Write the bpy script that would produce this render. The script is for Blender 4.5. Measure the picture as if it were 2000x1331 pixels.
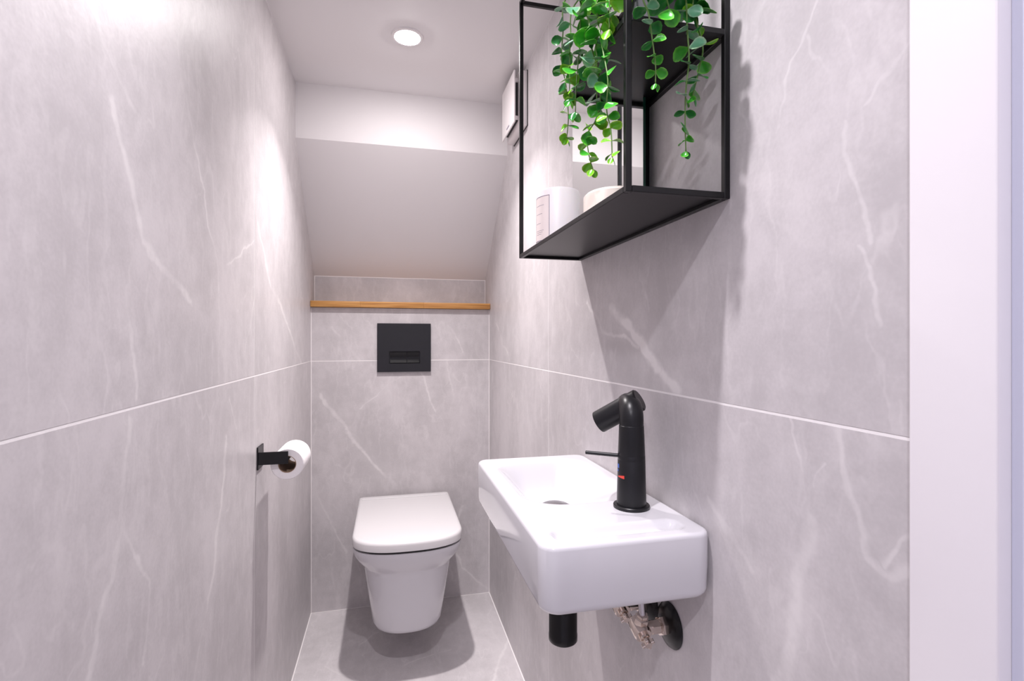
import bpy, bmesh, math, random
from mathutils import Vector, Matrix

for o in list(bpy.data.objects):
    bpy.data.objects.remove(o, do_unlink=True)
SC = bpy.context.scene
COL = SC.collection
RND = random.Random(7)

# ------------------------------------------------------------------ camera, world, exposure
cam_d = bpy.data.cameras.new('camera')
cam_d.sensor_width = 36.0
cam_d.lens = 18.0
cam_d.clip_start = 0.02
cam = bpy.data.objects.new('camera', cam_d)
COL.objects.link(cam)
cam.location = (0, 0, 1.05)
cam.rotation_euler = (math.radians(90), 0, math.radians(-13.5))
SC.camera = cam

world = bpy.data.worlds.new('world')
SC.world = world
world.use_nodes = True
world.node_tree.nodes['Background'].inputs[0].default_value = (0.80, 0.78, 0.86, 1)
world.node_tree.nodes['Background'].inputs[1].default_value = 0.3

vs = SC.view_settings
vs.view_transform = 'Standard'
vs.look = 'None'
vs.exposure = -0.31
vs.gamma = 1.0
vs.use_curve_mapping = False

LAMP_BACK = dict(glow=360, spread=105, power=8.0, colour=(1.0, 0.94, 0.94))
LAMP_FRONT = dict(glow=125, spread=105, power=4.7, colour=(0.99, 0.94, 0.99))
HALL_FILL_ADDED = dict(glow=60, spread=170, power=21.0, colour=(0.96, 0.93, 1.0))

# ------------------------------------------------------------------ room measures (metres)
XL, XR = -0.293, 0.407          # faces of the side walls
YB, YN = 2.097, 2.19            # cistern front, niche wall
ZC = 1.885                      # ceiling
YS, ZS, ZN = 1.768, 1.705, 1.312  # soffit plane, soffit foot, slope foot
JZ = 0.9705                     # horizontal tile joint
YD = 0.322                      # where the tiling meets the door frame
G = 0.0015                      # half grout gap

# ------------------------------------------------------------------ object helpers
def link(name, me, mat=None, parent=None):
    o = bpy.data.objects.new(name, me)
    COL.objects.link(o)
    if mat is not None:
        me.materials.append(mat)
    if parent is not None:
        o.parent = parent
    return o

def from_bm(name, bm, mat=None, parent=None, smooth=None):
    bmesh.ops.recalc_face_normals(bm, faces=bm.faces)
    me = bpy.data.meshes.new(name)
    bm.to_mesh(me)
    bm.free()
    if smooth is not None:
        shade(me, smooth)
    return link(name, me, mat, parent)

def shade(me, angle):
    for p in me.polygons:
        p.use_smooth = True
    if angle < 180:
        me.set_sharp_from_angle(angle=math.radians(angle))

def empty(name, loc=(0, 0, 0)):
    o = bpy.data.objects.new(name, None)
    o.empty_display_size = 0.05
    o.location = loc
    COL.objects.link(o)
    return o

def tag(o, label=None, cat=None, group=None, kind=None):
    if label: o['label'] = label
    if cat: o['category'] = cat
    if group: o['group'] = group
    if kind: o['kind'] = kind
    return o

def thing(name, label, cat, loc=(0, 0, 0), group=None):
    return tag(empty(name, loc), label, cat, group)

def add_box(bm, lo, hi, bevel=0.0, seg=1):
    r = bmesh.ops.create_cube(bm, size=1.0)
    vs_ = r['verts']
    for v in vs_:
        for k in range(3):
            v.co[k] = lo[k] + (v.co[k] + 0.5) * (hi[k] - lo[k])
    if bevel > 0:
        es = set()
        for v in vs_:
            es.update(v.link_edges)
        bmesh.ops.bevel(bm, geom=list(es), offset=bevel, segments=seg, profile=0.5, affect='EDGES')

def box(name, lo, hi, mat, parent=None, bevel=0.0, seg=1, off=None):
    bm = bmesh.new()
    if off is not None:
        lo = [lo[k] - off[k] for k in range(3)]
        hi = [hi[k] - off[k] for k in range(3)]
    add_box(bm, lo, hi, bevel, seg)
    return from_bm(name, bm, mat, parent, 30 if seg > 1 else None)

def add_lathe(bm, prof, seg=32, M=Matrix()):
    """prof = [(r, z)], turned about the local z axis; r = 0 closes."""
    rings = []
    for r, z in prof:
        if r < 1e-6:
            rings.append([bm.verts.new(M @ Vector((0, 0, z)))])
        else:
            rings.append([bm.verts.new(M @ Vector((r * math.cos(2 * math.pi * k / seg),
                                                    r * math.sin(2 * math.pi * k / seg), z))) for k in range(seg)])
    for a, b in zip(rings, rings[1:]):
        for k in range(seg):
            k2 = (k + 1) % seg
            if len(a) == 1 and len(b) == 1:
                continue
            if len(a) == 1:
                bm.faces.new((a[0], b[k], b[k2]))
            elif len(b) == 1:
                bm.faces.new((a[k], b[0], a[k2]))
            else:
                bm.faces.new((a[k], b[k], b[k2], a[k2]))

def lathe(name, prof, mat, parent=None, seg=32, M=Matrix(), smooth=35):
    bm = bmesh.new()
    add_lathe(bm, prof, seg, M)
    return from_bm(name, bm, mat, parent, smooth)

def axis_matrix(p, d):
    z = Vector(d).normalized()
    q = Vector((0, 0, 1)).rotation_difference(z)
    return Matrix.Translation(Vector(p)) @ q.to_matrix().to_4x4()

def cyl(name, p, q, r, mat, parent=None, seg=24, bev=0.001):
    p, q = Vector(p), Vector(q)
    L = (q - p).length
    return lathe(name, [(0, 0), (r - bev, 0), (r, bev), (r, L - bev), (r - bev, L), (0, L)],
                 mat, parent, seg, axis_matrix(p, q - p))

def catmull(pts, n=6):
    P = [Vector(p) for p in pts]
    P = [P[0] * 2 - P[1]] + P + [P[-1] * 2 - P[-2]]
    out = []
    for i in range(1, len(P) - 2):
        for k in range(n):
            t = k / n
            a, b, c, d = P[i - 1], P[i], P[i + 1], P[i + 2]
            out.append(0.5 * ((2 * b) + (c - a) * t + (2 * a - 5 * b + 4 * c - d) * t * t + (3 * b - a - 3 * c + d) * t ** 3))
    out.append(P[-2])
    return out

def add_tube(bm, pts, rad, seg=10, cap=True):
    pts = [Vector(p) for p in pts]
    n = len(pts)
    rad = rad if hasattr(rad, '__len__') else [rad] * n
    up = None
    rings = []
    for i, p in enumerate(pts):
        t = (pts[min(i + 1, n - 1)] - pts[max(i - 1, 0)]).normalized()
        if up is None:
            up = Vector((0, 0, 1)) if abs(t.z) < 0.9 else Vector((1, 0, 0))
        up = (up - t * up.dot(t)).normalized()
        s_ = t.cross(up)
        rings.append([bm.verts.new(p + (up * math.cos(a) + s_ * math.sin(a)) * rad[i])
                      for a in [2 * math.pi * k / seg for k in range(seg)]])
    for a, b in zip(rings, rings[1:]):
        for k in range(seg):
            bm.faces.new((a[k], a[(k + 1) % seg], b[(k + 1) % seg], b[k]))
    if cap:
        bm.faces.new(rings[0][::-1])
        bm.faces.new(rings[-1])

def loft(name, rings, mat, parent=None, smooth=40, cap=True):
    bm = bmesh.new()
    R = [[bm.verts.new(Vector(p)) for p in r] for r in rings]
    n = len(R[0])
    for a, b in zip(R, R[1:]):
        for k in range(n):
            bm.faces.new((a[k], a[(k + 1) % n], b[(k + 1) % n], b[k]))
    if cap:
        bm.faces.new(R[0][::-1])
        bm.faces.new(R[-1])
    return from_bm(name, bm, mat, parent, smooth)

# ------------------------------------------------------------------ materials
def principled(name, col, rough=0.5, metal=0.0, spec=0.5, coat=0.0, bump=None, var=None, trans=0.0, sss=0.0):
    m = bpy.data.materials.new(name)
    m.use_nodes = True
    nt = m.node_tree
    b = nt.nodes['Principled BSDF']
    b.inputs['Base Color'].default_value = (*col, 1)
    b.inputs['Roughness'].default_value = rough
    b.inputs['Metallic'].default_value = metal
    b.inputs['Specular IOR Level'].default_value = spec
    b.inputs['Coat Weight'].default_value = coat
    b.inputs['Coat Roughness'].default_value = 0.05
    if trans: b.inputs['Transmission Weight'].default_value = trans
    if sss:
        b.inputs['Subsurface Weight'].default_value = sss
        b.inputs['Subsurface Radius'].default_value = (0.02, 0.015, 0.01)
    tc = nt.nodes.new('ShaderNodeTexCoord')
    if var:
        scale, amount = var
        n = nt.nodes.new('ShaderNodeTexNoise')
        n.inputs['Scale'].default_value = scale
        n.inputs['Detail'].default_value = 4
        nt.links.new(tc.outputs['Object'], n.inputs['Vector'])
        hs = nt.nodes.new('ShaderNodeMix')
        hs.data_type = 'RGBA'
        hs.inputs[6].default_value = (*[c * (1 - amount) for c in col], 1)
        hs.inputs[7].default_value = (*[min(1, c * (1 + amount)) for c in col], 1)
        nt.links.new(n.outputs['Fac'], hs.inputs[0])
        nt.links.new(hs.outputs[2], b.inputs['Base Color'])
    if bump:
        scale, strength = bump
        n = nt.nodes.new('ShaderNodeTexNoise')
        n.inputs['Scale'].default_value = scale
        n.inputs['Detail'].default_value = 3
        nt.links.new(tc.outputs['Object'], n.inputs['Vector'])
        bp = nt.nodes.new('ShaderNodeBump')
        bp.inputs['Strength'].default_value = strength
        bp.inputs['Distance'].default_value = 0.001
        nt.links.new(n.outputs['Fac'], bp.inputs['Height'])
        nt.links.new(bp.outputs[0], b.inputs['Normal'])
    return m

def emission(name, col, strength):
    m = bpy.data.materials.new(name)
    m.use_nodes = True
    nt = m.node_tree
    nt.nodes.remove(nt.nodes['Principled BSDF'])
    e = nt.nodes.new('ShaderNodeEmission')
    e.inputs[0].default_value = (*col, 1)
    e.inputs[1].default_value = strength
    nt.links.new(e.outputs[0], nt.nodes['Material Output'].inputs[0])
    return m

def stone(name, axes, veins, seed, base=(0.575, 0.545, 0.556), rough=0.42):
    """Grey porcelain stone: soft clouds, thin random veins and a few named pale veins.
    axes = which two object axes run along the surface; veins = [(polyline, width, strength)]."""
    m = bpy.data.materials.new(name)
    m.use_nodes = True
    nt = m.node_tree
    N, Lk = nt.nodes, nt.links
    bsdf = N['Principled BSDF']
    tc = N.new('ShaderNodeTexCoord')
    sep = N.new('ShaderNodeSeparateXYZ'); Lk.new(tc.outputs['Object'], sep.inputs[0])
    com = N.new('ShaderNodeCombineXYZ')
    Lk.new(sep.outputs[axes[0]], com.inputs[0]); Lk.new(sep.outputs[axes[1]], com.inputs[1])
    P0 = com.outputs[0]

    def math_(op, a, b=None, clamp=False):
        n = N.new('ShaderNodeMath'); n.operation = op; n.use_clamp = clamp
        for i, x in enumerate((a, b)):
            if x is None: continue
            if isinstance(x, (int, float)): n.inputs[i].default_value = x
            else: Lk.new(x, n.inputs[i])
        return n.outputs[0]

    def vmath(op, a, b=None, out=0, scale=None):
        n = N.new('ShaderNodeVectorMath'); n.operation = op
        for i, x in enumerate((a, b)):
            if x is None: continue
            if isinstance(x, tuple): n.inputs[i].default_value = x
            else: Lk.new(x, n.inputs[i])
        if scale is not None:
            if isinstance(scale, (int, float)): n.inputs['Scale'].default_value = scale
            else: Lk.new(scale, n.inputs['Scale'])
        return n.outputs[out]

    def noise(vec, scale, detail=4, rough_=0.55, dist=0.0, col=False):
        n = N.new('ShaderNodeTexNoise')
        n.inputs['Scale'].default_value = scale; n.inputs['Detail'].default_value = detail
        n.inputs['Roughness'].default_value = rough_; n.inputs['Distortion'].default_value = dist
        n.noise_dimensions = '2D'
        Lk.new(vec, n.inputs['Vector'])
        return n.outputs['Color' if col else 'Fac']

    def ramp(x, a, b, lo=0.0, hi=1.0):
        n = N.new('ShaderNodeMapRange'); n.interpolation_type = 'SMOOTHSTEP'
        Lk.new(x, n.inputs[0])
        for i, v in enumerate((a, b, lo, hi)): n.inputs[1 + i].default_value = v
        return n.outputs[0]

    P = vmath('ADD', P0, (seed * 3.71, seed * 5.13, 0.0))
    # warped coordinates so that veins wander
    w1 = vmath('SCALE', vmath('SUBTRACT', noise(P, 9, 1, col=True), (0.5, 0.5, 0.5)), scale=0.03)
    w2 = vmath('SCALE', vmath('SUBTRACT', noise(P, 45, 1, 0.6, col=True), (0.5, 0.5, 0.5)), scale=0.010)
    W = vmath('ADD', vmath('ADD', P0, w1), w2)
    W = vmath('MULTIPLY', W, (1, 1, 0))
    patch = noise(P, 6, 2)
    speck = noise(P, 26, 3, 0.68)
    total = None
    for line, width, strength in veins:
        dist = None
        for a, b in zip(line, line[1:]):
            ax, ay = a; bx, by = b[0] - a[0], b[1] - a[1]
            pa = vmath('SUBTRACT', W, (ax, ay, 0.0))
            h = math_('MULTIPLY', vmath('DOT_PRODUCT', pa, (bx, by, 0.0), out=1), 1.0 / max(bx * bx + by * by, 1e-9), clamp=True)
            off = N.new('ShaderNodeVectorMath'); off.operation = 'SCALE'
            off.inputs[0].default_value = (bx, by, 0.0); Lk.new(h, off.inputs['Scale'])
            d = vmath('LENGTH', vmath('SUBTRACT', pa, off.outputs[0]), out=1)
            dist = d if dist is None else math_('MINIMUM', dist, d)
        core = ramp(dist, width * 0.15, width, 1, 0)
        halo = ramp(dist, 0, width * 5, 0.30, 0)
        v = math_('MULTIPLY', math_('ADD', core, halo), strength)
        v = math_('MULTIPLY', v, ramp(patch, 0.32, 0.58, 0.35, 1.15))
        total = v if total is None else math_('MAXIMUM', total, v)
    # thin random veins
    WN = vmath('ADD', W, (seed * 3.71, seed * 5.13, 0.0))
    ridge = math_('ABSOLUTE', math_('SUBTRACT', noise(vmath('MULTIPLY', WN, (2.6, 1.3, 1)), 2.4, 3), 0.5))
    thin = math_('MULTIPLY', ramp(ridge, 0.0, 0.016, 1, 0), ramp(patch, 0.48, 0.66, 0, 0.38))
    ridge2 = math_('ABSOLUTE', math_('SUBTRACT', noise(vmath('MULTIPLY', WN, (7.0, 1.6, 1)), 2.0, 3, 0.6), 0.5))
    thin2 = math_('MULTIPLY', ramp(ridge2, 0.0, 0.05, 1, 0), ramp(patch, 0.40, 0.70, 0.26, 0.02))
    thin = math_('ADD', thin, thin2)
    total = thin if total is None else math_('MAXIMUM', total, thin)
    total = math_('MULTIPLY', total, ramp(speck, 0.3, 0.6, 0.7, 1.05))
    clouds = math_('ADD', math_('MULTIPLY', noise(vmath('MULTIPLY', P, (1.5, 0.8, 1)), 3.0, 4, 0.6, 0.0), 0.62),
                   math_('MULTIPLY', speck, 0.26))
    clouds = math_('ADD', clouds, math_('MULTIPLY', noise(P, 230, 1, 0.6), 0.12))
    mixc = N.new('ShaderNodeMix'); mixc.data_type = 'RGBA'
    Lk.new(ramp(clouds, 0.32, 0.68), mixc.inputs[0])
    mixc.inputs[6].default_value = (*[c * 0.88 for c in base], 1)
    mixc.inputs[7].default_value = (*[c * 1.10 for c in base], 1)
    mixv = N.new('ShaderNodeMix'); mixv.data_type = 'RGBA'
    Lk.new(math_('MULTIPLY', total, 0.62, clamp=True), mixv.inputs[0])
    Lk.new(mixc.outputs[2], mixv.inputs[6])
    mixv.inputs[7].default_value = (0.80, 0.77, 0.77, 1)
    Lk.new(mixv.outputs[2], bsdf.inputs['Base Color'])
    bsdf.inputs['Roughness'].default_value = rough
    bsdf.inputs['Specular IOR Level'].default_value = 0.45
    bp = N.new('ShaderNodeBump'); bp.inputs['Strength'].default_value = 0.12; bp.inputs['Distance'].default_value = 0.002
    Lk.new(noise(P, 60, 2), bp.inputs['Height'])
    Lk.new(bp.outputs[0], bsdf.inputs['Normal'])
    return m

VR = [([(0.892, 1.115), (0.828, 1.08), (0.781, 1.05), (0.722, 1.007), (0.664, 0.974)], 0.014, 1.35),
      ([(1.02, 1.132), (0.932, 1.076), (0.828, 1.055), (0.781, 1.038)], 0.006, 0.9),
      ([(0.386, 1.25), (0.378, 1.214), (0.365, 1.174), (0.353, 1.136)], 0.004, 0.45),
      ([(0.365, 1.129), (0.354, 1.096), (0.347, 1.061)], 0.004, 0.5),
      ([(0.415, 1.382), (0.437, 1.347), (0.458, 1.301), (0.465, 1.272)], 0.003, 0.45),
      ([(0.427, 1.356), (0.4, 1.304)], 0.003, 0.4),
      ([(0.326, 1.289), (0.351, 1.266), (0.365, 1.255)], 0.003, 0.45),
      ([(0.335, 1.006), (0.334, 0.975)], 0.003, 0.7),
      ([(0.456, 0.97), (0.449, 0.936), (0.439, 0.917)], 0.003, 0.7),
      ([(0.394, 0.969), (0.389, 0.925), (0.368, 0.894), (0.355, 0.876), (0.358, 0.858), (0.341, 0.854), (0.323, 0.869)], 0.006, 0.5),
      ([(0.345, 0.861), (0.322, 0.901)], 0.003, 0.6),
      ([(0.591, 0.836), (0.55, 0.811), (0.509, 0.788)], 0.008, 0.6),
      ([(0.421, 0.861), (0.44, 0.817), (0.447, 0.751), (0.472, 0.681)], 0.014, 0.65),
      ([(0.41, 0.927), (0.417, 0.918), (0.419, 0.901)], 0.003, 0.6),
      ([(1.971, 1.121), (1.841, 1.042), (1.726, 0.978)], 0.008, 0.7)]
VL = [([(0.605, 1.396), (0.629, 1.363), (0.657, 1.339), (0.693, 1.314)], 0.006, 0.6),
      ([(0.639, 1.307), (0.666, 1.268), (0.687, 1.239), (0.723, 1.18), (0.783, 1.144), (0.875, 1.113)], 0.009, 0.75),
      ([(0.849, 1.402), (0.913, 1.333), (0.943, 1.25), (0.996, 1.181), (1.01, 1.092)], 0.005, 0.6),
      ([(1.054, 1.187), (1.263, 1.286)], 0.004, 0.7),
      ([(1.286, 1.317), (1.389, 1.211), (1.62, 1.104), (1.873, 0.968)], 0.010, 0.8),
      ([(0.684, 1.065), (0.693, 1.029), (0.7, 0.986)], 0.006, 0.6),
      ([(0.684, 0.952), (0.666, 0.903), (0.661, 0.835), (0.639, 0.793), (0.614, 0.767), (0.596, 0.71)], 0.008, 0.6),
      ([(1.045, 0.866), (1.015, 0.743), (0.969, 0.644), (0.931, 0.594), (0.882, 0.525)], 0.009, 0.7),
      ([(0.666, 0.833), (0.709, 0.786), (0.734, 0.75), (0.734, 0.718), (0.719, 0.656)], 0.005, 0.6),
      ([(1.07, 0.939), (1.111, 0.879)], 0.004, 0.6),
      ([(1.177, 1.024), (1.263, 1.172)], 0.006, 0.5)]
VB = [([(-0.26, 0.839), (-0.203, 0.752), (-0.136, 0.67), (-0.059, 0.565), (0.024, 0.468)], 0.010, 0.65),
      ([(0.125, 0.921), (0.158, 0.823), (0.182, 0.77)], 0.007, 0.6),
      ([(-0.117, 0.779), (0.02, 0.888), (0.08, 0.917)], 0.004, 0.5),
      ([(0.297, 0.366), (0.245, 0.223), (0.287, 0.114), (0.394, 0.018)], 0.006, 0.6),
      ([(0.224, 0.978), (0.255, 0.81)], 0.006, 0.4),
      ([(-0.213, 1.101), (-0.117, 0.971)], 0.006, 0.4),
      ([(0.245, 1.103), (0.297, 0.998)], 0.006, 0.5),
      ([(-0.278, 0.478), (-0.213, 0.325), (-0.156, 0.22)], 0.006, 0.5)]
VF = [([(0.411, 1.749), (0.352, 1.645), (0.315, 1.547)], 0.008, 0.6),
      ([(-0.103, 1.841), (-0.036, 1.905)], 0.004, 0.6),
      ([(-0.193, 1.748), (-0.092, 1.645)], 0.005, 0.5),
      ([(0.048, 1.69), (0.203, 1.738)], 0.004, 0.5)]

M = {}
def tile_stone(name, axes, veins, seed, lo, hi):
    """stone for one tile: only the veins whose middle lies on that tile"""
    sel = []
    for line, w, s_ in veins:
        cx = sum(p[0] for p in line) / len(line); cy = sum(p[1] for p in line) / len(line)
        if lo[0] <= cx < hi[0] and lo[1] <= cy < hi[1]:
            sel.append((line, w, s_))
    return stone(name, axes, sel, seed)
M['stone_b'] = stone('stone_back', (0, 2), VB, 7.7)
M['stone_f'] = stone('stone_floor', (0, 1), VF, 9.2, rough=0.5)
M['grout'] = principled('grout', (0.90, 0.87, 0.87), 0.7, bump=(300, 0.2))
M['paint'] = principled('white_paint', (0.80, 0.775, 0.78), 0.65, bump=(160, 0.06))
M['frame_paint'] = principled('door_frame_paint', (0.84, 0.81, 0.84), 0.4, bump=(40, 0.08))
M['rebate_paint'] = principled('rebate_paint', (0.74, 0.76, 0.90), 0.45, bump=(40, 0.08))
M['hall_wall'] = principled('hall_wall_paint', (0.80, 0.78, 0.83), 0.7, bump=(120, 0.06))
M['hall_floor'] = principled('hall_floor_tile', (0.5, 0.46, 0.45), 0.5, var=(6, 0.1))
M['ceramic'] = principled('white_ceramic', (0.66, 0.65, 0.685), 0.09, coat=0.3)
M['lid'] = principled('lid_plastic', (0.68, 0.665, 0.675), 0.26)
M['dark_seal_and_gap'] = principled('dark_gap', (0.03, 0.028, 0.03), 0.6)
M['black'] = principled('matt_black_metal', (0.006, 0.006, 0.008), 0.36, spec=0.4, bump=(600, 0.03))
M['black_shelf'] = principled('black_powder_coat', (0.004, 0.004, 0.005), 0.36, spec=0.35, bump=(900, 0.04))
M['black_plate'] = principled('black_glass_plate', (0.008, 0.008, 0.012), 0.45)
M['black_gloss'] = principled('black_plastic', (0.005, 0.005, 0.006), 0.25, spec=0.35)
M['chrome'] = principled('nickel_brass', (0.72, 0.63, 0.57), 0.08, metal=1.0)
M['steel'] = principled('steel', (0.62, 0.60, 0.62), 0.25, metal=1.0)
M['plug'] = principled('plug_metal', (0.30, 0.29, 0.30), 0.35, metal=1.0)
M['mirror'] = principled('mirror_glass', (0.93, 0.95, 0.94), 0.01, metal=1.0)
M['mirror_edge'] = principled('green_glass_edge', (0.005, 0.05, 0.03), 0.15)
M['fan'] = principled('white_plastic', (0.86, 0.82, 0.82), 0.4)
M['paper'] = principled('tissue_paper', (0.90, 0.87, 0.88), 0.9, bump=(220, 0.3))
M['card'] = principled('brown_card', (0.35, 0.24, 0.17), 0.9)
M['candle_white'] = principled('candle_white', (0.90, 0.86, 0.87), 0.35, sss=0.3)
M['candle_cream'] = principled('candle_cream', (0.88, 0.80, 0.72), 0.5, sss=0.3)
M['wick'] = principled('wick', (0.08, 0.06, 0.05), 0.9)
M['label'] = principled('label_paper', (0.88, 0.78, 0.76), 0.7, var=(30, 0.03))
M['label_line'] = principled('label_print', (0.20, 0.17, 0.25), 0.6)
M['red'] = principled('sticker_red', (0.75, 0.06, 0.04), 0.5)
M['blue'] = principled('sticker_blue', (0.06, 0.15, 0.55), 0.5)
M['soil'] = principled('soil', (0.04, 0.03, 0.02), 0.95)
M['pot'] = principled('pot_ceramic', (0.10, 0.10, 0.11), 0.5)
M['lamp_trim'] = principled('lamp_trim', (0.86, 0.83, 0.83), 0.4)

def wood():
    m = principled('oiled_oak', (0.5, 0.25, 0.07), 0.45)
    nt = m.node_tree
    b = nt.nodes['Principled BSDF']
    tc = nt.nodes.new('ShaderNodeTexCoord'); mp = nt.nodes.new('ShaderNodeMapping')
    mp.inputs['Scale'].default_value = (3, 40, 90)
    n = nt.nodes.new('ShaderNodeTexNoise'); n.inputs['Scale'].default_value = 2.0; n.inputs['Detail'].default_value = 5
    r = nt.nodes.new('ShaderNodeValToRGB')
    r.color_ramp.elements[0].position = 0.3; r.color_ramp.elements[0].color = (0.36, 0.15, 0.035, 1)
    r.color_ramp.elements[1].position = 0.7; r.color_ramp.elements[1].color = (0.66, 0.35, 0.11, 1)
    nt.links.new(tc.outputs['Object'], mp.inputs[0]); nt.links.new(mp.outputs[0], n.inputs['Vector'])
    nt.links.new(n.outputs['Fac'], r.inputs[0]); nt.links.new(r.outputs[0], b.inputs['Base Color'])
    return m
M['wood'] = wood()

# ------------------------------------------------------------------ room shell
TT = 0.0003      # how far the tile faces stand proud of the grout bed
B = 0.0002

# floor
fl = box('floor', (XL - 0.1, 0.10, -0.1), (XR + 0.1, YN + 0.2, -TT), M['grout']); tag(fl, kind='structure')
for y0, y1 in ((0.10, 0.90), (0.90, 2.10)):
    box('tile', (XL + 2 * G, y0 + G, -TT), (XR - 2 * G, min(y1, YB) - G, 0), M['stone_f'], fl, B)

# left wall: two courses, joint at y = 1.249
wl = box('wall_left', (XL - 0.12, 0.05, 0), (XL - TT, YN + 0.12, ZC + 0.1), M['grout']); tag(wl, kind='structure')
for y0, y1 in ((0.06, 1.249), (1.249, YN)):
    for z0, z1 in ((0.0, JZ), (JZ, ZC)):
        e = min(y1, YB) if z1 == JZ else y1
        box('tile', (XL - TT, y0 + G, z0 + G), (XL, e - G, z1 - G), tile_stone('stone_left', (1, 2), VL, 4.1 + y0 + 3 * z0, (y0, z0), (y1, z1)), wl, B)

# right wall: two courses, joint at y = 1.286
wr = box('wall_right', (XR + TT, YD, 0), (XR + 0.12, YN + 0.12, ZC + 0.1), M['grout']); tag(wr, kind='structure')
for y0, y1 in ((YD, 1.286), (1.286, YN)):
    for z0, z1 in ((0.0, JZ), (JZ, ZC)):
        e = min(y1, YB) if z1 == JZ else y1
        box('tile', (XR, y0 + (G if y0 > YD else 0), z0 + G), (XR + TT, e - G, z1 - G), tile_stone('stone_right', (1, 2), VR, 1.3 + y0 + 3 * z0, (y0, z0), (y1, z1)), wr, B)

# back wall: the cistern boxing below the ledge and the niche wall above it
bm = bmesh.new()
add_box(bm, (XL, YB + TT, -0.0), (XR, YN + TT, 1.178))
add_box(bm, (XL, YN + TT, -0.0), (XR, YN + 0.1, ZN + 0.05))
wb = from_bm('wall_back', bm, M['grout']); tag(wb, kind='structure')
for z0, z1 in ((0.0, JZ), (JZ, 1.1785)):
    box('tile', (XL + 2 * G, YB, z0 + G), (XR - 2 * G, YB + TT, z1 - G), M['stone_b'], wb, B)
box('tile', (XL + 2 * G, YN, 1.203), (XR - 2 * G, YN + TT, ZN - 0.003), M['stone_b'], wb, B)

# ceiling, soffit and stair slope
ce = box('ceiling', (XL - 0.1, 0.32, ZC), (XR + 0.1, YS + 0.02, ZC + 0.1), M['paint']); tag(ce, kind='structure')
bm = bmesh.new()
prof = [(YS, ZC), (YS, ZS), (YN, ZN), (YN + 0.1, ZN), (YN + 0.1, ZC)]
ra = [bm.verts.new((XL, y, z)) for y, z in prof]
rb = [bm.verts.new((XR, y, z)) for y, z in prof]
bm.faces.new(ra); bm.faces.new(rb[::-1])
for k in range(5):
    bm.faces.new((ra[k], rb[k], rb[(k + 1) % 5], ra[(k + 1) % 5]))
cs = from_bm('ceiling_slope', bm, M['paint']); tag(cs, kind='structure')

# door frame on the right: lining, rebate and stop bead
dr = empty('door_1', (XR, 0.29, 0)); tag(dr, kind='structure')
o3 = (XR, 0.29, 0)
box('jamb_lining', (XR - 0.006, 0.2605, 0), (XR + 0.12, YD, 1.95), M['frame_paint'], dr, 0.002, 3, o3)
box('rebate', (XR + 0.006, 0.235, 0), (XR + 0.12, 0.2605, 1.95), M['rebate_paint'], dr, 0.001, 2, o3)
box('stop_bead', (XR + 0.000, 0.10, 0), (XR + 0.12, 0.235, 1.95), M['frame_paint'], dr, 0.002, 3, o3)

# the hall the picture was taken from: plain walls, floor, ceiling, and an added fill lamp
hw = [('wall_hall_rear', (-1.3, -1.75, 0), (1.5, -1.65, 2.4)), ('wall_hall_left', (-1.3, -1.65, 0), (-1.2, 0.05, 2.4)),
      ('wall_hall_right', (1.4, -1.65, 0), (1.5, 0.10, 2.4)), ('wall_hall_front', (XR + 0.12, 0.10, 0), (1.5, 0.20, 2.4)),
      ('wall_hall_corner', (-1.3, 0.05, 0), (XL - 0.12, 0.15, 2.4)), ('wall_hall_lintel', (XL - 0.12, 0.10, 1.985), (XR + 0.12, 0.20, 2.4))]
for n_, lo, hi in hw:
    tag(box(n_, lo, hi, M['hall_wall']), kind='structure')
tag(box('floor_hall', (-1.3, -1.75, -0.1), (1.5, 0.10, 0.0), M['hall_floor']), kind='structure')
tag(box('ceiling_hall', (-1.3, -1.75, 2.4), (1.5, 0.20, 2.5), M['hall_wall']), kind='structure')
tag(box('ceiling_door_head', (XL - 0.12, 0.20, ZC), (XR + 0.12, 0.32, 1.985), M['paint']), kind='structure')

# ------------------------------------------------------------------ ceiling lamps
def downlight(label, x, y, z, spec, r=0.044):
    t = thing('ceiling_downlight', label, 'lamp', (x, y, z), 'recessed ceiling downlights')
    lathe('trim_ring', [(r * 0.76, -0.003), (r * 0.80, -0.005), (r * 0.95, -0.004), (r, -0.0005), (r, 0), (r * 0.76, 0)],
          M['lamp_trim'], t, 48)
    em = emission('lamp_glow', spec['colour'], spec['glow'])
    lathe('diffuser', [(r * 0.76, -0.002), (r * 0.60, -0.006), (r * 0.3, -0.0085), (0, -0.009)], em, t, 40, smooth=180)
    ld = bpy.data.lights.new('downlight', 'AREA')
    ld.shape = 'DISK'
    ld.size = r * 0.8
    ld.spread = math.radians(spec['spread'])
    ld.energy = spec['power']
    ld.color = spec['colour']
    lo = bpy.data.objects.new('downlight_bulb', ld)
    COL.objects.link(lo)
    lo.parent = t
    lo.location = (0, 0, -0.011)
    return t

downlight('round white ceiling downlight glowing above the toilet', 0.049, 1.432, ZC, LAMP_BACK)
downlight('round ceiling downlight near the door, above the washbasin', 0.049, 0.50, ZC, LAMP_FRONT)
downlight('added unseen fill lamp in the hall ceiling behind the viewer', -0.55, -0.80, 2.4, HALL_FILL_ADDED, 0.11)  # added and unseen: supplies the light coming in through the doorway

# ------------------------------------------------------------------ wooden ledge
led = thing('wooden_ledge', 'thin oiled oak ledge across the top of the cistern wall', 'shelf', (0.057, 2.13, 1.1795))
cuts = [XL + 0.001, -0.11, 0.135, XR - 0.001]
for a, b in zip(cuts, cuts[1:]):
    box('stave', (a, 2.076, 1.1795), (b, YN - 0.001, 1.2025), M['wood'], led, 0.0012, 2, (0.057, 2.13, 1.1795))

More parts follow.
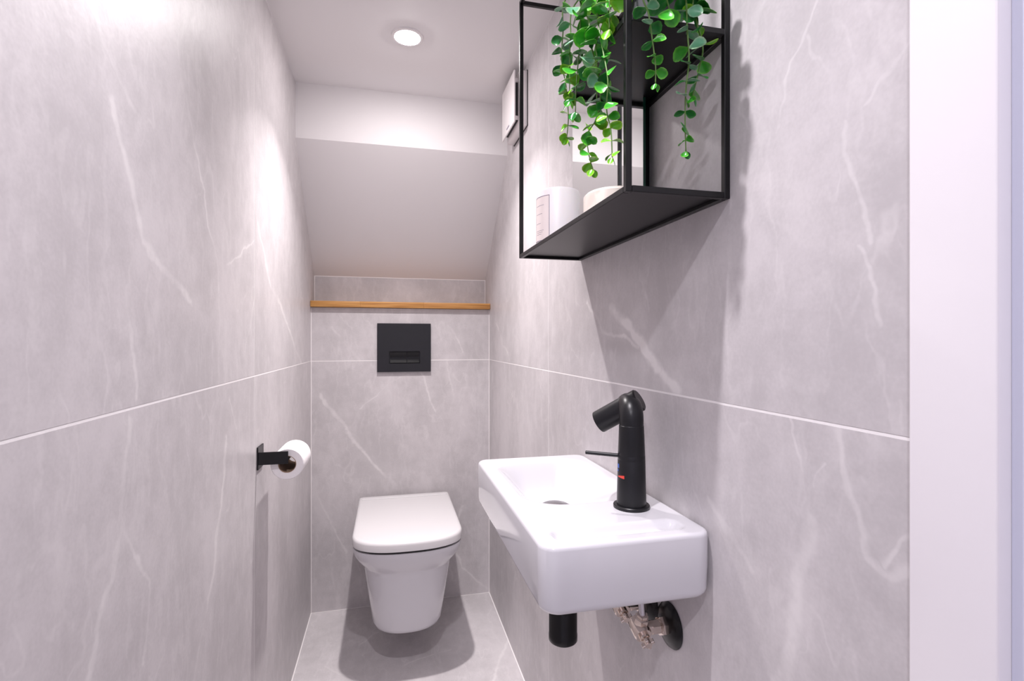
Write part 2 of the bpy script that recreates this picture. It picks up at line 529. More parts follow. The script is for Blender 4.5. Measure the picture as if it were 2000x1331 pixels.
# ------------------------------------------------------------------ flush plate
fp = thing('flush_plate', 'square matt black flush plate on the tiled wall above the toilet', 'flush plate', (0.059, YB, 0.925))
o3 = (0.059, YB, 0.925)
x0, x1, z0, z1 = -0.0455, 0.1635, 0.925, 1.118
bx0, bx1, bz0, bz1 = 0.000, 0.121, 0.958, 1.007
T = 0.012
bm = bmesh.new()
for lo, hi in (((x0, YB - T, bz1), (x1, YB, z1)), ((x0, YB - T, z0), (x1, YB, bz0)),
               ((x0, YB - T, bz0), (bx0, YB, bz1)), ((bx1, YB - T, bz0), (x1, YB, bz1)),
               ((bx0, YB - 0.003, bz0), (bx1, YB, bz1))):
    add_box(bm, [lo[k] - o3[k] for k in range(3)], [hi[k] - o3[k] for k in range(3)])
from_bm('cover', bm, M['black_plate'], fp)
xm = 0.069
for a, b in ((bx0 + 0.004, xm - 0.001), (xm + 0.001, bx1 - 0.004)):
    bm = bmesh.new()
    n = 8
    rows = []
    for j in range(n + 1):       # concave rocker face
        s_ = j / n
        z = bz0 + 0.004 + s_ * (bz1 - bz0 - 0.008)
        y = YB - T + 0.001 + 0.005 * math.sin(math.pi * s_)
        rows.append((bm.verts.new((a - o3[0], y - o3[1], z - o3[2])), bm.verts.new((b - o3[0], y - o3[1], z - o3[2])),
                     bm.verts.new((a - o3[0], -0.003, z - o3[2])), bm.verts.new((b - o3[0], -0.003, z - o3[2]))))
    for p, q in zip(rows, rows[1:]):
        bm.faces.new((p[0], p[1], q[1], q[0])); bm.faces.new((p[0], q[0], q[2], p[2])); bm.faces.new((p[1], p[3], q[3], q[1]))
    for p in (rows[0], rows[-1]):
        bm.faces.new((p[0], p[1], p[3], p[2]))
    from_bm('button', bm, M['black_gloss'], fp, 40)

# ------------------------------------------------------------------ toilet
TX = 0.060
def u_ring(w, yf, yr, Lc, n_exp, z, nseg=40):
    """U-shaped outline: straight sides from the rear yr, super-elliptic front at yf."""
    ys = yf + Lc
    pts = [(-w, yr), (-w, (yr + ys) / 2)]
    for k in range(nseg + 1):
        th = math.pi * k / nseg
        c_, s_ = math.cos(th), math.sin(th)
        pts.append((-w * math.copysign(abs(c_) ** (2 / n_exp), c_), ys - Lc * abs(s_) ** (2 / n_exp)))
    pts += [(w, (yr + ys) / 2), (w, yr)]
    return [(TX + x, y, z) for x, y in pts]

to = thing('toilet', 'white wall-hung toilet with its D-shaped lid closed', 'toilet', (TX, 1.85, 0.12))
OT = Vector((TX, 1.85, 0.12))
def shift(rings, o): return [[Vector(p) - o for p in r] for r in rings]
secs = [(0.120, 0.095, 1.680, 0.13, 2.3), (0.121, 0.107, 1.660, 0.13, 2.35), (0.126, 0.113, 1.650, 0.13, 2.4), (0.136, 0.1155, 1.646, 0.13, 2.4),
        (0.20, 0.1235, 1.634, 0.13, 2.4), (0.27, 0.1325, 1.621, 0.13, 2.4), (0.318, 0.1385, 1.612, 0.13, 2.4), (0.330, 0.1405, 1.610, 0.13, 2.4), (0.334, 0.1425, 1.608, 0.13, 2.4),
        (0.340, 0.147, 1.604, 0.13, 2.4), (0.354, 0.157, 1.595, 0.13, 2.45), (0.370, 0.165, 1.586, 0.125, 2.45), (0.386, 0.1695, 1.579, 0.12, 2.5), (0.398, 0.1715, 1.577, 0.115, 2.5), (0.405, 0.1705, 1.578, 0.115, 2.5)]
rings = [u_ring(w, yf, YB - 0.001, Lc, ne, z) for z, w, yf, Lc, ne in secs]
loft('bowl', shift(rings, OT), M['ceramic'], to, 50)
rings = [u_ring(0.165, 1.584, 2.05, 0.115, 2.5, z) for z in (0.4045, 0.4125)]
loft('gap_shade_fill', shift(rings, OT), M['dark_seal_and_gap'], to, 40)  # dark solid stands in for the shade between bowl and lid
lidp = [(0.4125, 0.1700, 1.576), (0.4135, 0.1725, 1.5735), (0.432, 0.1725, 1.5735), (0.4375, 0.1710, 1.575), (0.4405, 0.1670, 1.579), (0.4415, 0.160, 1.586)]
rings = [u_ring(w, yf, 2.062, 0.115, 2.5, z) for z, w, yf in lidp]
lid = loft('lid', shift(rings, OT), M['lid'], to, 50)
o3 = tuple(OT)
box('hinge_cover', (TX - 0.160, 2.022, 0.4400), (TX + 0.160, 2.059, 0.4440), M['lid'], to, 0.0015, 2, o3)
box('seat_block', (TX - 0.163, 2.05, 0.405), (TX + 0.163, 2.075, 0.438), M['lid'], to, 0.003, 2, o3)

# ------------------------------------------------------------------ toilet roll and holder
HX, HY, HZ = XL, 1.27, 0.780
rh = thing('toilet_roll_holder', 'flat black metal paper holder on the left wall', 'holder', (HX, HY, HZ))
box('wall_plate', (0.0, -0.002, -0.026), (0.0035, 0.050, 0.026), M['black'], rh, 0.0006)
box('arm', (0.0035, -0.002, -0.0145), (0.0665, 0.0015, 0.0145), M['black'], rh, 0.0006)
cyl('spindle', (0.0600, 0.0015, -0.0065), (0.0600, 0.122, -0.0065), 0.0055, M['black'], rh, 16)
RX, RZ, RR, RI = HX + 0.0630, HZ - 0.0175, 0.0365, 0.0185
rl = thing('toilet_roll', 'white toilet paper roll hanging on the black holder', 'toilet roll', (RX, 1.278, RZ))
Mx = axis_matrix((0, 0, 0), (0, 1, 0))
lathe('paper', [(RI + 0.0012, 0.0), (RR - 0.002, 0.0), (RR, 0.002), (RR, 0.106), (RR - 0.002, 0.108), (RI + 0.0012, 0.108), (RI + 0.0012, 0.0)], M['paper'], rl, 48, Mx)
lathe('core', [(RI, -0.0006), (RI + 0.0012, -0.0006), (RI + 0.0012, 0.1086), (RI, 0.1086), (RI, -0.0006)], M['card'], rl, 40, Mx)

# ------------------------------------------------------------------ extractor fan
FX, FY, FZ = XR, 1.575, 1.70
fan = thing('extractor_fan', 'white square extractor fan high on the right wall by the ceiling', 'fan', (FX, FY, FZ))
box('housing', (-0.026, -0.085, 0.0), (0, 0.085, 0.165), M['fan'], fan, 0.003, 2)
box('seal', (-0.0025, -0.0866, -0.0016), (0, 0.0866, 0.1666), M['dark_seal_and_gap'], fan)
box('inner_grille', (-0.033, -0.066, 0.018), (-0.026, 0.066, 0.147), M['dark_seal_and_gap'], fan)
fc = box('front_cover', (-0.0425, -0.083, 0.008), (-0.038, 0.083, 0.164), M['fan'], fan, 0.001, 2)
for sy in (-0.066, 0.066):
    for z in (0.026, 0.140):
        box('standoff', (-0.0385, sy - 0.005, z - 0.006), (-0.026, sy + 0.005, z + 0.006), M['fan'], fan, 0.001)
box('printed_mark', (-0.0429, -0.018, 0.020), (-0.0425, 0.016, 0.0245), M['label_line'], fc)

# ------------------------------------------------------------------ black wire wall shelf
SX0, SX1, SY0, SY1, SZ0, SZ1 = 0.268, XR, 0.548, 1.052, 1.224, 1.768
SO = (0.34, 0.80, SZ0)
sh = thing('wall_shelf', 'black metal open frame wall shelf with a mirror above the washbasin', 'shelf', SO)
BT = 0.0078
def bar(lo, hi, name): return box(name, lo, hi, M['black_shelf'], sh, 0.0009, 1, SO)
for x in (SX0, SX1 - BT):
    for y in (SY0, SY1 - BT):
        bar((x, y, SZ0), (x + BT, y + BT, SZ1), 'post')
for z in (SZ0, SZ1 - BT):
    for x in (SX0, SX1 - BT):
        bar((x, SY0 + BT, z), (x + BT, SY1 - BT, z + BT), 'rail')
    for y in (SY0, SY1 - BT):
        bar((SX0 + BT, y, z), (SX1 - BT, y + BT, z + BT), 'end_rail')
bar((SX0 + BT, SY0 + BT, SZ0 + 0.0052), (SX1 - BT, SY1 - BT, SZ0 + 0.0068), 'bottom_plate')
ID = 0.752      # divider
IZ = 1.424
bar((SX1 - BT, ID - BT / 2, SZ0 + BT), (SX1, ID + BT / 2, SZ1 - BT), 'divider_post')
for x in (SX0, SX1 - BT):
    bar((x, SY0 + BT, IZ), (x + BT, ID + BT / 2 if x < 0.3 else ID - BT / 2, IZ + BT), 'rail')
bar((SX0 + BT, SY0, IZ), (SX1 - BT, SY0 + BT, IZ + BT), 'end_rail')
bar((SX0 + BT, ID - BT / 2, IZ), (SX1 - BT, ID + BT / 2, IZ + BT), 'end_rail')
bar((SX0 + BT, SY0 + BT, IZ + 0.0052), (SX1 - BT, ID - BT / 2, IZ + 0.0068), 'upper_plate')
mr = box('mirror_backing', (0.3848, 0.727, SZ0 + BT), (0.3885, SY1 - BT - 0.001, SZ1 - BT), M['mirror_edge'], sh, 0, 1, SO)
mr['label'] = 'thin mirror panel with a dark green glass edge'
box('mirror_face', (0.3845, 0.7275, SZ0 + BT + 0.0005), (0.3848, SY1 - BT - 0.0015, SZ1 - BT - 0.0005), M['mirror'], mr, 0, 1, SO)

# ------------------------------------------------------------------ candles
PZ = SZ0 + 0.0068
cd = thing('tall_candle', 'tall white jar candle with a framed paper label on the black shelf', 'candle', (0.323, 0.957, PZ))
CR = 0.0425
lathe('jar', [(0, 0), (CR - 0.003, 0), (CR, 0.003), (CR, 0.105), (CR - 0.002, 0.1095), (CR - 0.006, 0.111), (CR - 0.009, 0.109), (CR - 0.010, 0.104), (0, 0.103)], M['candle_white'], cd, 56)
cyl('wick', (0, 0, 0.1025), (0.001, 0, 0.112), 0.0011, M['wick'], cd, 8, 0.0002)
def wrap(name, r, a0, a1, z0, z1, th, mat, par, n=20):
    """curved patch of a cylinder between two angles (degrees)"""
    bm = bmesh.new()
    cols = []
    for k in range(n + 1):
        a = math.radians(a0 + (a1 - a0) * k / n)
        cols.append([bm.verts.new((rr * math.cos(a), rr * math.sin(a), z)) for rr in (r, r + th) for z in (z0, z1)])
    for p, q in zip(cols, cols[1:]):
        bm.faces.new((p[2], q[2], q[3], p[3])); bm.faces.new((p[0], p[1], q[1], q[0]))
        bm.faces.new((p[0], q[0], q[2], p[2])); bm.faces.new((p[1], p[3], q[3], q[1]))
    for p in (cols[0], cols[-1]):
        bm.faces.new((p[0], p[1], p[3], p[2]))
    return from_bm(name, bm, mat, par, 30)
A0, A1 = 165, 229
lb = wrap('label', CR, A0, A1, 0.010, 0.096, 0.0003, M['label'], cd)
for z in (0.0105, 0.0945):
    wrap('label_border', CR + 0.0003, A0, A1, z, z + 0.001, 0.0002, M['label_line'], lb)
for a in (A0, A1 - 1.4):
    wrap('label_border', CR + 0.0003, a, a + 1.4, 0.0105, 0.0955, 0.0002, M['label_line'], lb, 2)
for z, a0, a1 in ((0.078, 176, 212), (0.062, 178, 206), (0.044, 176, 200), (0.030, 176, 211), (0.0265, 180, 207), (0.023, 178, 203)):
    wrap('print_line', CR + 0.0003, a0, a1, z, z + 0.0006, 0.0001, M['label_line'], lb, 8)

c2 = thing('low_candle', 'low wide cream candle standing behind the front shelf post', 'candle', (0.327, 0.70, PZ))
C2 = 0.0485
lathe('wax', [(0, 0), (C2 - 0.002, 0), (C2, 0.002), (C2, 0.031), (C2 - 0.004, 0.035), (C2 - 0.010, 0.035), (0, 0.032)], M['candle_cream'], c2, 56)
cyl('wick', (0, 0, 0.0315), (0.001, 0, 0.041), 0.0011, M['wick'], c2, 8, 0.0002)

# ------------------------------------------------------------------ washbasin
BX0, BX1, BY0, BY1, BZ0, BZ1 = 0.176, XR - 0.0005, 0.578, 1.046, 0.718, 0.804
cxb, cyb = (BX0 + BX1) / 2, (BY0 + BY1) / 2
hx, hy = (BX1 - BX0) / 2, (BY1 - BY0) / 2
wbn = thing('washbasin', 'small rectangular white ceramic washbasin on the right wall', 'washbasin', (cxb, cyb, BZ0))
def sd_rbox(x, y, cx, cy, ax, ay, r):
    qx, qy = abs(x - cx) - ax + r, abs(y - cy) - ay + r
    return math.hypot(max(qx, 0), max(qy, 0)) + min(max(qx, qy), 0) - r
def sstep(t):
    t = max(0.0, min(1.0, t)); return t * t * (3 - 2 * t)
CRN = 0.022
def square_to_rounded(x, y):
    """pull the corners of the square grid onto a rounded rectangle (near the rim only)"""
    s_ = max(abs(x) / hx, abs(y) / hy)
    if s_ < 1e-6: return x, y
    ex, ey = x / s_, y / s_
    kx, ky = abs(ex) - (hx - CRN), abs(ey) - (hy - CRN)
    if kx > 0 and ky > 0:
        d = math.hypot(kx, ky)
        f_ = CRN / d
        tx = math.copysign(hx - CRN + kx * f_, ex); ty = math.copysign(hy - CRN + ky * f_, ey)
        w = s_ ** 3
        return x + (tx - ex) * w, y + (ty - ey) * w
    return x, y
def basin_z(x, y):      # x, y about the basin centre, z about its top
    X, Y = x + cxb, y + cyb
    d = -sd_rbox(X, Y, 0.2935, 0.876, 0.094, 0.150, 0.070)
    z = -0.060 * sstep(d / 0.072) ** 0.85
    d2 = -sd_rbox(X, Y, 0.290, 0.617, 0.091, 0.0185, 0.014)
    z -= 0.009 * sstep((d2 + 0.002) / 0.013)
    er = 0.006
    de = -sd_rbox(x, y, 0, 0, hx, hy, CRN)
    if de < er:
        t = 1 - max(de, 0) / er
        z -= er * (1 - math.sqrt(max(0, 1 - t * t)))
    return z
nx, ny = 84, 160
def spaced(n):           # grid lines packed towards the rim
    return [math.copysign(1 - (1 - abs(t)) ** 1.35, t) for t in [-1 + 2 * i / n for i in range(n + 1)]]
gx, gy = spaced(nx), spaced(ny)
bm = bmesh.new()
grid = []
H = BZ1 - BZ0
for j in range(ny + 1):
    row = []
    for i in range(nx + 1):
        x, y = square_to_rounded(gx[i] * hx, gy[j] * hy)
        row.append(bm.verts.new((x, y, H + basin_z(x, y))))
    grid.append(row)
for j in range(ny):
    for i in range(nx):
        bm.faces.new((grid[j][i], grid[j][i + 1], grid[j + 1][i + 1], grid[j + 1][i]))
ring = [grid[0][i] for i in range(nx)] + [grid[j][nx] for j in range(ny)] + [grid[ny][i] for i in range(nx, 0, -1)] + [grid[j][0] for j in range(ny, 0, -1)]
prev = ring
br = 0.012
levels = [(H * 0.5, 0.0), (br, 0.001)] + [(br - br * math.sin(a), 0.001 + br * (1 - math.cos(a))) for a in (0.3, 0.6, 0.9, 1.2, math.pi / 2)]
for z, ins in levels:
    cur = [bm.verts.new((v.co.x * (1 - ins / hx), v.co.y * (1 - ins / hy), z)) for v in ring]
    for k in range(len(ring)):
        k2 = (k + 1) % len(ring)
        bm.faces.new((prev[k], cur[k], cur[k2], prev[k2]))
    prev = cur
bm.faces.new(prev)
from_bm('basin_body', bm, M['ceramic'], wbn, 60)
DM = Matrix.Translation((0.2935 - cxb, 0.886 - cyb, H - 0.0605))
lathe('drain_ring', [(0.026, 0.0005), (0.0335, 0.001), (0.0345, 0.003), (0.032, 0.004), (0.026, 0.004)], M['steel'], wbn, 40, DM)
lathe('drain_plug', [(0, 0.0125), (0.012, 0.0118), (0.022, 0.0095), (0.0285, 0.006), (0.0295, 0.0045), (0.0285, 0.0035), (0.02, 0.0)], M['plug'], wbn, 40, DM)

# ------------------------------------------------------------------ tap
PX, PY = 0.348, 0.694
tp = thing('basin_tap', 'matt black mixer tap with angled spout standing on the washbasin', 'tap', (PX, PY, BZ1))
lathe('base_ring', [(0, 0), (0.0262, 0), (0.0265, 0.001), (0.0265, 0.004), (0.0255, 0.005), (0.0215, 0.005), (0, 0.005)], M['black'], tp, 48)
lathe('body', [(0.0215, 0.005), (0.0211, 0.02), (0.0200, 0.070), (0.0198, 0.0705), (0.0199, 0.071), (0.0198, 0.077), (0.0196, 0.0775), (0.0197, 0.078), (0.0180, 0.1205), (0.0172, 0.1212), (0, 0.1212)], M['black'], tp, 48)
bm = bmesh.new()
cr = 0.0176
el = [(0, 0, 0.1208), (0, 0, 0.1285)]
ed = Vector((0.30, 0.95, 0)).normalized()
for k in range(1, 9):
    a = k / 8 * math.radians(84)
    el.append(tuple(ed * (0.021 * (1 - math.cos(a))) + Vector((0, 0, 0.1285 + 0.0185 * math.sin(a)))))
el.append(tuple(ed * 0.034 + Vector((0, 0, 0.1475))))
add_tube(bm, el, cr, 32)
from_bm('elbow', bm, M['black'], tp, 50)
sd = Vector((-0.62, 0.55, -0.50)).normalized()
sc_ = ed * 0.026 + Vector((0, 0, 0.1465))
p0, p1 = sc_ - sd * 0.020, sc_ + sd * 0.055
SR_ = 0.0175
lathe('spout', [(0, 0), (SR_ - 0.002, 0), (SR_, 0.002), (SR_, 0.075), (SR_ - 0.0015, 0.075), (SR_ - 0.002, 0.069), (0, 0.069)], M['black'], tp, 40, axis_matrix(p0, p1 - p0))
hd = Vector((-0.86, 0.50, 0.03)).normalized()
hp = Vector((0, 0, 0.0745))
cyl('handle', hp + hd * 0.015, hp + hd * 0.068, 0.0028, M['black'], tp, 16, 0.0006)
for k in range(6):        # tapering red wedge
    wrap('sticker_red_mark', 0.0207, 178 + k * 6, 184.2 + k * 6, 0.0462 - 0.0002 * k, 0.0478 + 0.0004 * k, 0.0001, M['red'], tp, 2)
wrap('sticker_blue_mark', 0.0204, 170, 184, 0.0590, 0.0650, 0.0001, M['blue'], tp, 6)
wrap('sticker_blue_mark', 0.0206, 170, 180, 0.0540, 0.0570, 0.0001, M['blue'], tp, 4)

# ------------------------------------------------------------------ trap and valves under the basin
tr = thing('basin_trap', 'black cylindrical bottle trap under the washbasin', 'trap', (0.300, 0.862, 0.517))
lathe('bottle', [(0, 0), (0.021, 0), (0.0245, 0.0025), (0.0255, 0.004), (0.0255, 0.014), (0.0250, 0.015), (0.0250, 0.125), (0.020, 0.135), (0.016, 0.140), (0.016, 0.2005), (0, 0.2005)], M['black_gloss'], tr, 40)
cyl('waste_pipe', (0.0, 0.0, 0.105), (XR - 0.300 - 0.0015, 0.0, 0.105), 0.016, M['black_gloss'], tr, 24)
lathe('rosette', [(0.0165, 0), (0.034, 0.001), (0.034, 0.003), (0.028, 0.007), (0.0165, 0.010)], M['black_gloss'], tr, 32, axis_matrix((XR - 0.300, 0, 0.105), (-1, 0, 0)))

def angle_valve(label, y, z, roll):
    t = thing('angle_valve', label, 'valve', (XR, y, z), 'angle valves below the washbasin')
    ax = axis_matrix((0, 0, 0), (-1, 0, 0))
    lathe('rosette', [(0.010, 0), (0.0325, 0.0005), (0.033, 0.002), (0.030, 0.006), (0.020, 0.010), (0.010, 0.011)], M['black_gloss'], t, 40, ax)
    lathe('wall_nut', [(0.012, 0.010), (0.0135, 0.0105), (0.0135, 0.019), (0.012, 0.0195), (0.012, 0.0205), (0.0105, 0.021), (0.0105, 0.034), (0, 0.034)], M['chrome'], t, 6, ax, 20)
    lathe('inlet', [(0, 0.018), (0.0095, 0.018), (0.0095, 0.050), (0, 0.050)], M['chrome'], t, 24, ax)
    R_ = Matrix.Rotation(roll, 4, 'X')
    # valve body: turned barrel along y, crossing the inlet
    bx_ = R_ @ axis_matrix((-0.050, 0.017, 0), (0, -1, 0))
    lathe('valve_body', [(0, 0), (0.009, 0), (0.0125, 0.003), (0.0130, 0.008), (0.0130, 0.026), (0.0115, 0.029), (0, 0.029)], M['chrome'], t, 28, bx_)
    sp = R_ @ axis_matrix((-0.050, -0.012, 0), (0, -1, 0))
    lathe('stem', [(0, 0), (0.0075, 0), (0.0075, 0.006), (0.0050, 0.0065), (0.0050, 0.016), (0, 0.016)], M['chrome'], t, 20, sp)
    for a in range(4):
        bm = bmesh.new()
        add_box(bm, (-0.0022, 0.003, -0.003), (0.0022, 0.0095, 0.003), 0.0006)
        bmesh.ops.transform(bm, verts=bm.verts, matrix=sp @ Matrix.Translation((0, 0, 0.012)) @ Matrix.Rotation(a * math.pi / 2 + 0.5, 4, 'Z'))
        from_bm('handle_lug', bm, M['chrome'], t)
    lathe('outlet_nut', [(0, 0), (0.0105, 0), (0.0105, 0.010), (0.008, 0.011), (0.008, 0.016), (0, 0.016)], M['chrome'], t, 6, R_ @ axis_matrix((-0.050, 0.002, 0.010), (0, 0, 1)), 20)
    cyl('supply_hose', R_ @ Vector((-0.050, 0.002, 0.024)), (-0.050, 0.004, BZ0 - z), 0.005, M['steel'], t, 12)
    return t
angle_valve('nickel angle valve nearer the door under the washbasin, on a black wall rosette', 0.684, 0.628, math.radians(20))
angle_valve('nickel angle valve farther from the door, half hidden by the washbasin', 0.752, 0.628, math.radians(20))

# ------------------------------------------------------------------ trailing plant
PO = Vector((0.338, 0.612, IZ + 0.0068))
pl = thing('trailing_plant', 'trailing artificial plant with round green leaves spilling from the black wall shelf', 'plant', PO)
lathe('pot', [(0, 0), (0.030, 0), (0.032, 0.002), (0.038, 0.062), (0.039, 0.064), (0.036, 0.064), (0.034, 0.056), (0, 0.056)], M['pot'], pl, 32)
lathe('soil', [(0, 0.058), (0.0345, 0.057), (0.0345, 0.0562)], M['soil'], pl, 24)

def leaf_mat(name, c_in, c_edge):
    m = principled(name, c_in, 0.32, spec=0.5)
    nt = m.node_tree
    b = nt.nodes['Principled BSDF']
    tc = nt.nodes.new('ShaderNodeTexCoord')
    mp = nt.nodes.new('ShaderNodeMapping'); mp.inputs['Location'].default_value = (0, -0.52, 0); mp.inputs['Scale'].default_value = (1.15, 1.0, 0)
    ln = nt.nodes.new('ShaderNodeVectorMath'); ln.operation = 'LENGTH'
    r = nt.nodes.new('ShaderNodeValToRGB')
    r.color_ramp.elements[0].position = 0.30; r.color_ramp.elements[0].color = (*c_in, 1)
    r.color_ramp.elements[1].position = 0.52; r.color_ramp.elements[1].color = (*c_edge, 1)
    nz = nt.nodes.new('ShaderNodeTexNoise'); nz.inputs['Scale'].default_value = 3
    ad = nt.nodes.new('ShaderNodeMath'); ad.operation = 'MULTIPLY_ADD'; ad.inputs[1].default_value = 0.3; 
    nt.links.new(tc.outputs['Object'], mp.inputs[0]); nt.links.new(mp.outputs[0], ln.inputs[0])
    nt.links.new(tc.outputs['Object'], nz.inputs['Vector'])
    nt.links.new(nz.outputs['Fac'], ad.inputs[0]); nt.links.new(ln.outputs['Value'], ad.inputs[2])
    sb = nt.nodes.new('ShaderNodeMath'); sb.operation = 'SUBTRACT'; sb.inputs[1].default_value = 0.15
    nt.links.new(ad.outputs[0], sb.inputs[0]); nt.links.new(sb.outputs[0], r.inputs[0])
    nt.links.new(r.outputs[0], b.inputs['Base Color'])
    b.inputs['Subsurface Weight'].default_value = 0.0
    return m
LM = [leaf_mat('leaf_mid_green', (0.035, 0.30, 0.020), (0.16, 0.55, 0.05)),
      leaf_mat('leaf_dark_green', (0.012, 0.15, 0.025), (0.05, 0.32, 0.04)),
      leaf_mat('leaf_lime', (0.13, 0.46, 0.015), (0.42, 0.68, 0.06)),
      leaf_mat('leaf_grey_green', (0.12, 0.34, 0.19), (0.38, 0.54, 0.34))]
M['stem'] = principled('plant_stem', (0.10, 0.20, 0.04), 0.5)

def leaf_mesh(mat, wide, cup):
    """unit leaf: base at the origin, tip at y = 1, 48 triangles with a little thickness"""
    prof = [(0.0, 0.03), (0.14, 0.20), (0.34, 0.40), (0.58, 0.46), (0.80, 0.36), (0.95, 0.16), (1.0, 0.0)]
    V, F = [], []
    for side in (0, 1):
        for y, w in prof[:-1]:
            for s_ in (-1, 0, 1):
                x = s_ * w * wide
                z = cup * (x * x * 1.6) + 0.10 * cup * math.sin(y * math.pi) - cup * 0.25 * y * y - side * 0.03 * (1 if s_ == 0 else 0.4)
                V.append((x, y, z))
        V.append((0, 1.0, -cup * 0.25 - side * 0.006))
    half = 19
    for side in (0, 1):
        o_ = side * half
        fs = []
        for j in range(5):
            for i in range(2):
                a = o_ + j * 3 + i
                fs.append((a, a + 1, a + 4, a + 3))
        fs += [(o_ + 15, o_ + 16, o_ + 18), (o_ + 16, o_ + 17, o_ + 18)]
        F += fs if side == 0 else [f[::-1] for f in fs]
    rim = [0, 3, 6, 9, 12, 15, 18, 17, 14, 11, 8, 5, 2]
    for a, b in zip(rim, rim[1:]):
        F.append((b, a, a + half, b + half))
    me = bpy.data.meshes.new('leaf')
    me.from_pydata(V, [], F)
    for p in me.polygons: p.use_smooth = True
    me.materials.append(mat)
    return me
LEAF = [[leaf_mesh(m, w, c) for w, c in ((0.98, 0.35), (0.82, 0.15), (1.02, -0.2))] for m in LM]

def add_leaf(stem, p, d, size, kind, roll=0.0):
    """leaf at p (plant space) pointing along d, face turned up as far as that allows"""
    y = Vector(d).normalized()
    up = Vector((0, 0, 1)) + Vector((RND.uniform(-.5, .5), RND.uniform(-.9, .3), 0))
    z = (up - y * up.dot(y)).normalized()
    z = Matrix.Rotation(roll, 3, y) @ z
    x = y.cross(z)
    o = bpy.data.objects.new('leaf', LEAF[kind][RND.randrange(3)])
    COL.objects.link(o)
    o.parent = stem
    R3 = Matrix((x, y, z)).transposed().to_4x4()
    o.matrix_local = Matrix.Translation(p) @ R3 @ Matrix.Diagonal((size, size, size, 1))
    return o

def strand(path, size0, size1, kinds, step0=0.0258, skip=0):
    P = [Vector(p) - PO for p in path]
    pts = catmull(P, 8)
    bm = bmesh.new()
    n = len(pts)
    add_tube(bm, pts, [0.0013 - 0.0006 * i / n for i in range(n)], 6)
    stem = from_bm('stem', bm, M['stem'], pl, 180)
    L = [0.0]
    for a, b in zip(pts, pts[1:]): L.append(L[-1] + (b - a).length)
    s_, k = skip, 0
    ang0 = RND.uniform(0, math.pi)
    while s_ < L[-1]:
        i = max(j for j in range(n) if L[j] <= s_)
        i = min(i, n - 2)
        f_ = (s_ - L[i]) / max(L[i + 1] - L[i], 1e-6)
        p = pts[i].lerp(pts[i + 1], f_)
        t = (pts[i + 1] - pts[i]).normalized()
        q = s_ / L[-1]
        size = size0 + (size1 - size0) * q
        ref = Vector((0, 1, 0)) if abs(t.y) < 0.8 else Vector((1, 0, 0))
        e1 = (ref - t * ref.dot(t)).normalized(); e2 = t.cross(e1)
        ang = ang0 + k * math.pi / 2 + RND.uniform(-.35, .35)
        for sgn in (0, math.pi):
            a = ang + sgn + RND.uniform(-.2, .2)
            d = e1 * math.cos(a) + e2 * math.sin(a) + t * RND.uniform(0.0, 0.55)
            w = kinds[0] if q < 0.45 else kinds[1] if q < 0.8 else kinds[2]
            add_leaf(stem, p, d, size * RND.uniform(.85, 1.15), RND.choice(w), RND.uniform(-.9, .9))
        s_ += step0 * (0.75 + 0.35 * (1 - q)) * (size / size0 * 0.4 + 0.6)
        k += 1
    # closing bud leaves at the tip
    for sgn in (-1, 1):
        add_leaf(stem, pts[-1], Vector((0.5 * sgn, 0.2 * sgn, -0.9)), size1 * 0.8, RND.choice(kinds[2]))
    return stem

TOP = (0.338, 0.612, IZ + 0.062)
D = [0, 0, 1, 3]; Mi = [0, 0, 1, 2]; Li = [2, 2, 0]; Gr = [3, 3, 0, 1]
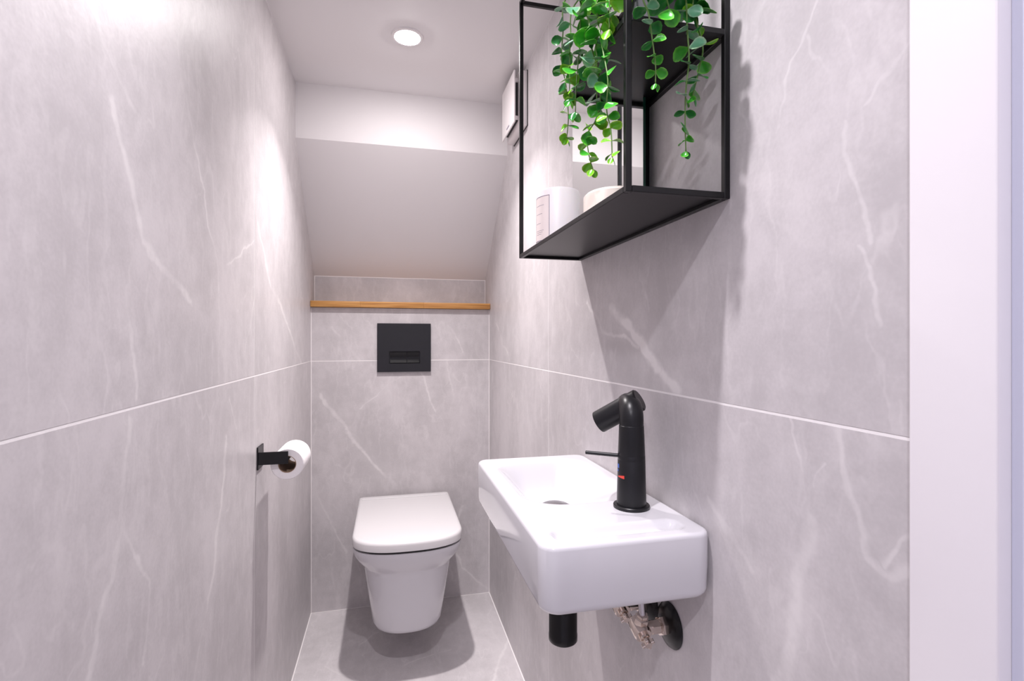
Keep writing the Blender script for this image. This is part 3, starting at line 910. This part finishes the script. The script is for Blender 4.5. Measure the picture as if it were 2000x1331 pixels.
# strands that spill over the long front edge of the upper plate (nearest the room)
front = [
 ([(0.256, 0.719, 1.559), (0.256, 0.735, 1.519), (0.256, 0.742, 1.476), (0.256, 0.721, 1.427), (0.256, 0.712, 1.378), (0.256, 0.719, 1.350)], 0.029, 0.016, (Mi, D, Li)),
 ([(0.256, 0.66, 1.524), (0.256, 0.633, 1.472), (0.252, 0.615, 1.429), (0.252, 0.592, 1.383), (0.252, 0.585, 1.346), (0.254, 0.605, 1.329), (0.255, 0.636, 1.322), (0.256, 0.633, 1.297), (0.256, 0.62, 1.272)], 0.030, 0.015, (Mi, D, Li)),
 ([(0.258, 0.602, 1.483), (0.258, 0.607, 1.457), (0.256, 0.585, 1.403), (0.256, 0.572, 1.363), (0.256, 0.576, 1.33), (0.258, 0.568, 1.302), (0.258, 0.564, 1.268)], 0.029, 0.013, (Mi, [1, 0], Li)),
 ([(0.262, 0.575, 1.475), (0.258, 0.571, 1.445), (0.258, 0.572, 1.425)], 0.026, 0.022, (Li, Li, Li)),
 ([(0.256, 0.647, 1.502), (0.254, 0.66, 1.454), (0.254, 0.672, 1.414), (0.255, 0.680, 1.372)], 0.029, 0.019, (Mi, D, [0, 1])),
 ([(0.256, 0.600, 1.435), (0.253, 0.598, 1.400), (0.252, 0.596, 1.365), (0.253, 0.600, 1.345)], 0.030, 0.024, (Li, Mi, [0, 1])),
 ([(0.258, 0.690, 1.530), (0.255, 0.700, 1.490), (0.254, 0.700, 1.440), (0.254, 0.702, 1.400)], 0.028, 0.018, (Mi, D, Li)),
]
# strands that spill over the near end rail
near = [
 ([(0.28, 0.53, 1.442), (0.286, 0.528, 1.42), (0.29, 0.527, 1.391), (0.294, 0.527, 1.363), (0.294, 0.527, 1.342)], 0.026, 0.012, (Gr, Gr, [0])),
 ([(0.333, 0.53, 1.451), (0.335, 0.528, 1.409), (0.336, 0.526, 1.374), (0.332, 0.526, 1.338), (0.331, 0.526, 1.302), (0.332, 0.526, 1.268)], 0.027, 0.012, (Gr, [0, 3, 1], [1, 0])),
 ([(0.351, 0.53, 1.454), (0.347, 0.528, 1.423), (0.354, 0.526, 1.391), (0.349, 0.526, 1.364), (0.341, 0.526, 1.333)], 0.027, 0.016, (Li, Mi, [1, 0])),
 ([(0.308, 0.53, 1.45), (0.312, 0.528, 1.43)], 0.027, 0.025, ([0, 1], [0, 1], [0, 1])),
 ([(0.345, 0.534, 1.46), (0.343, 0.53, 1.435)], 0.029, 0.026, (Li, Mi, [1, 0])),
]
for path, s0, s1, kd in front:
    y = path[0][1]
    lead = [TOP, (0.30, 0.5 * (0.612 + y), max(path[0][2], 1.49) + 0.022)]
    strand(lead + path, s0, s1, kd, skip=0.03)
for path, s0, s1, kd in near:
    lead = [TOP, (0.5 * (0.338 + path[0][0]), 0.562, 1.497)]
    strand(lead + path, s0, s1, kd, skip=0.03)
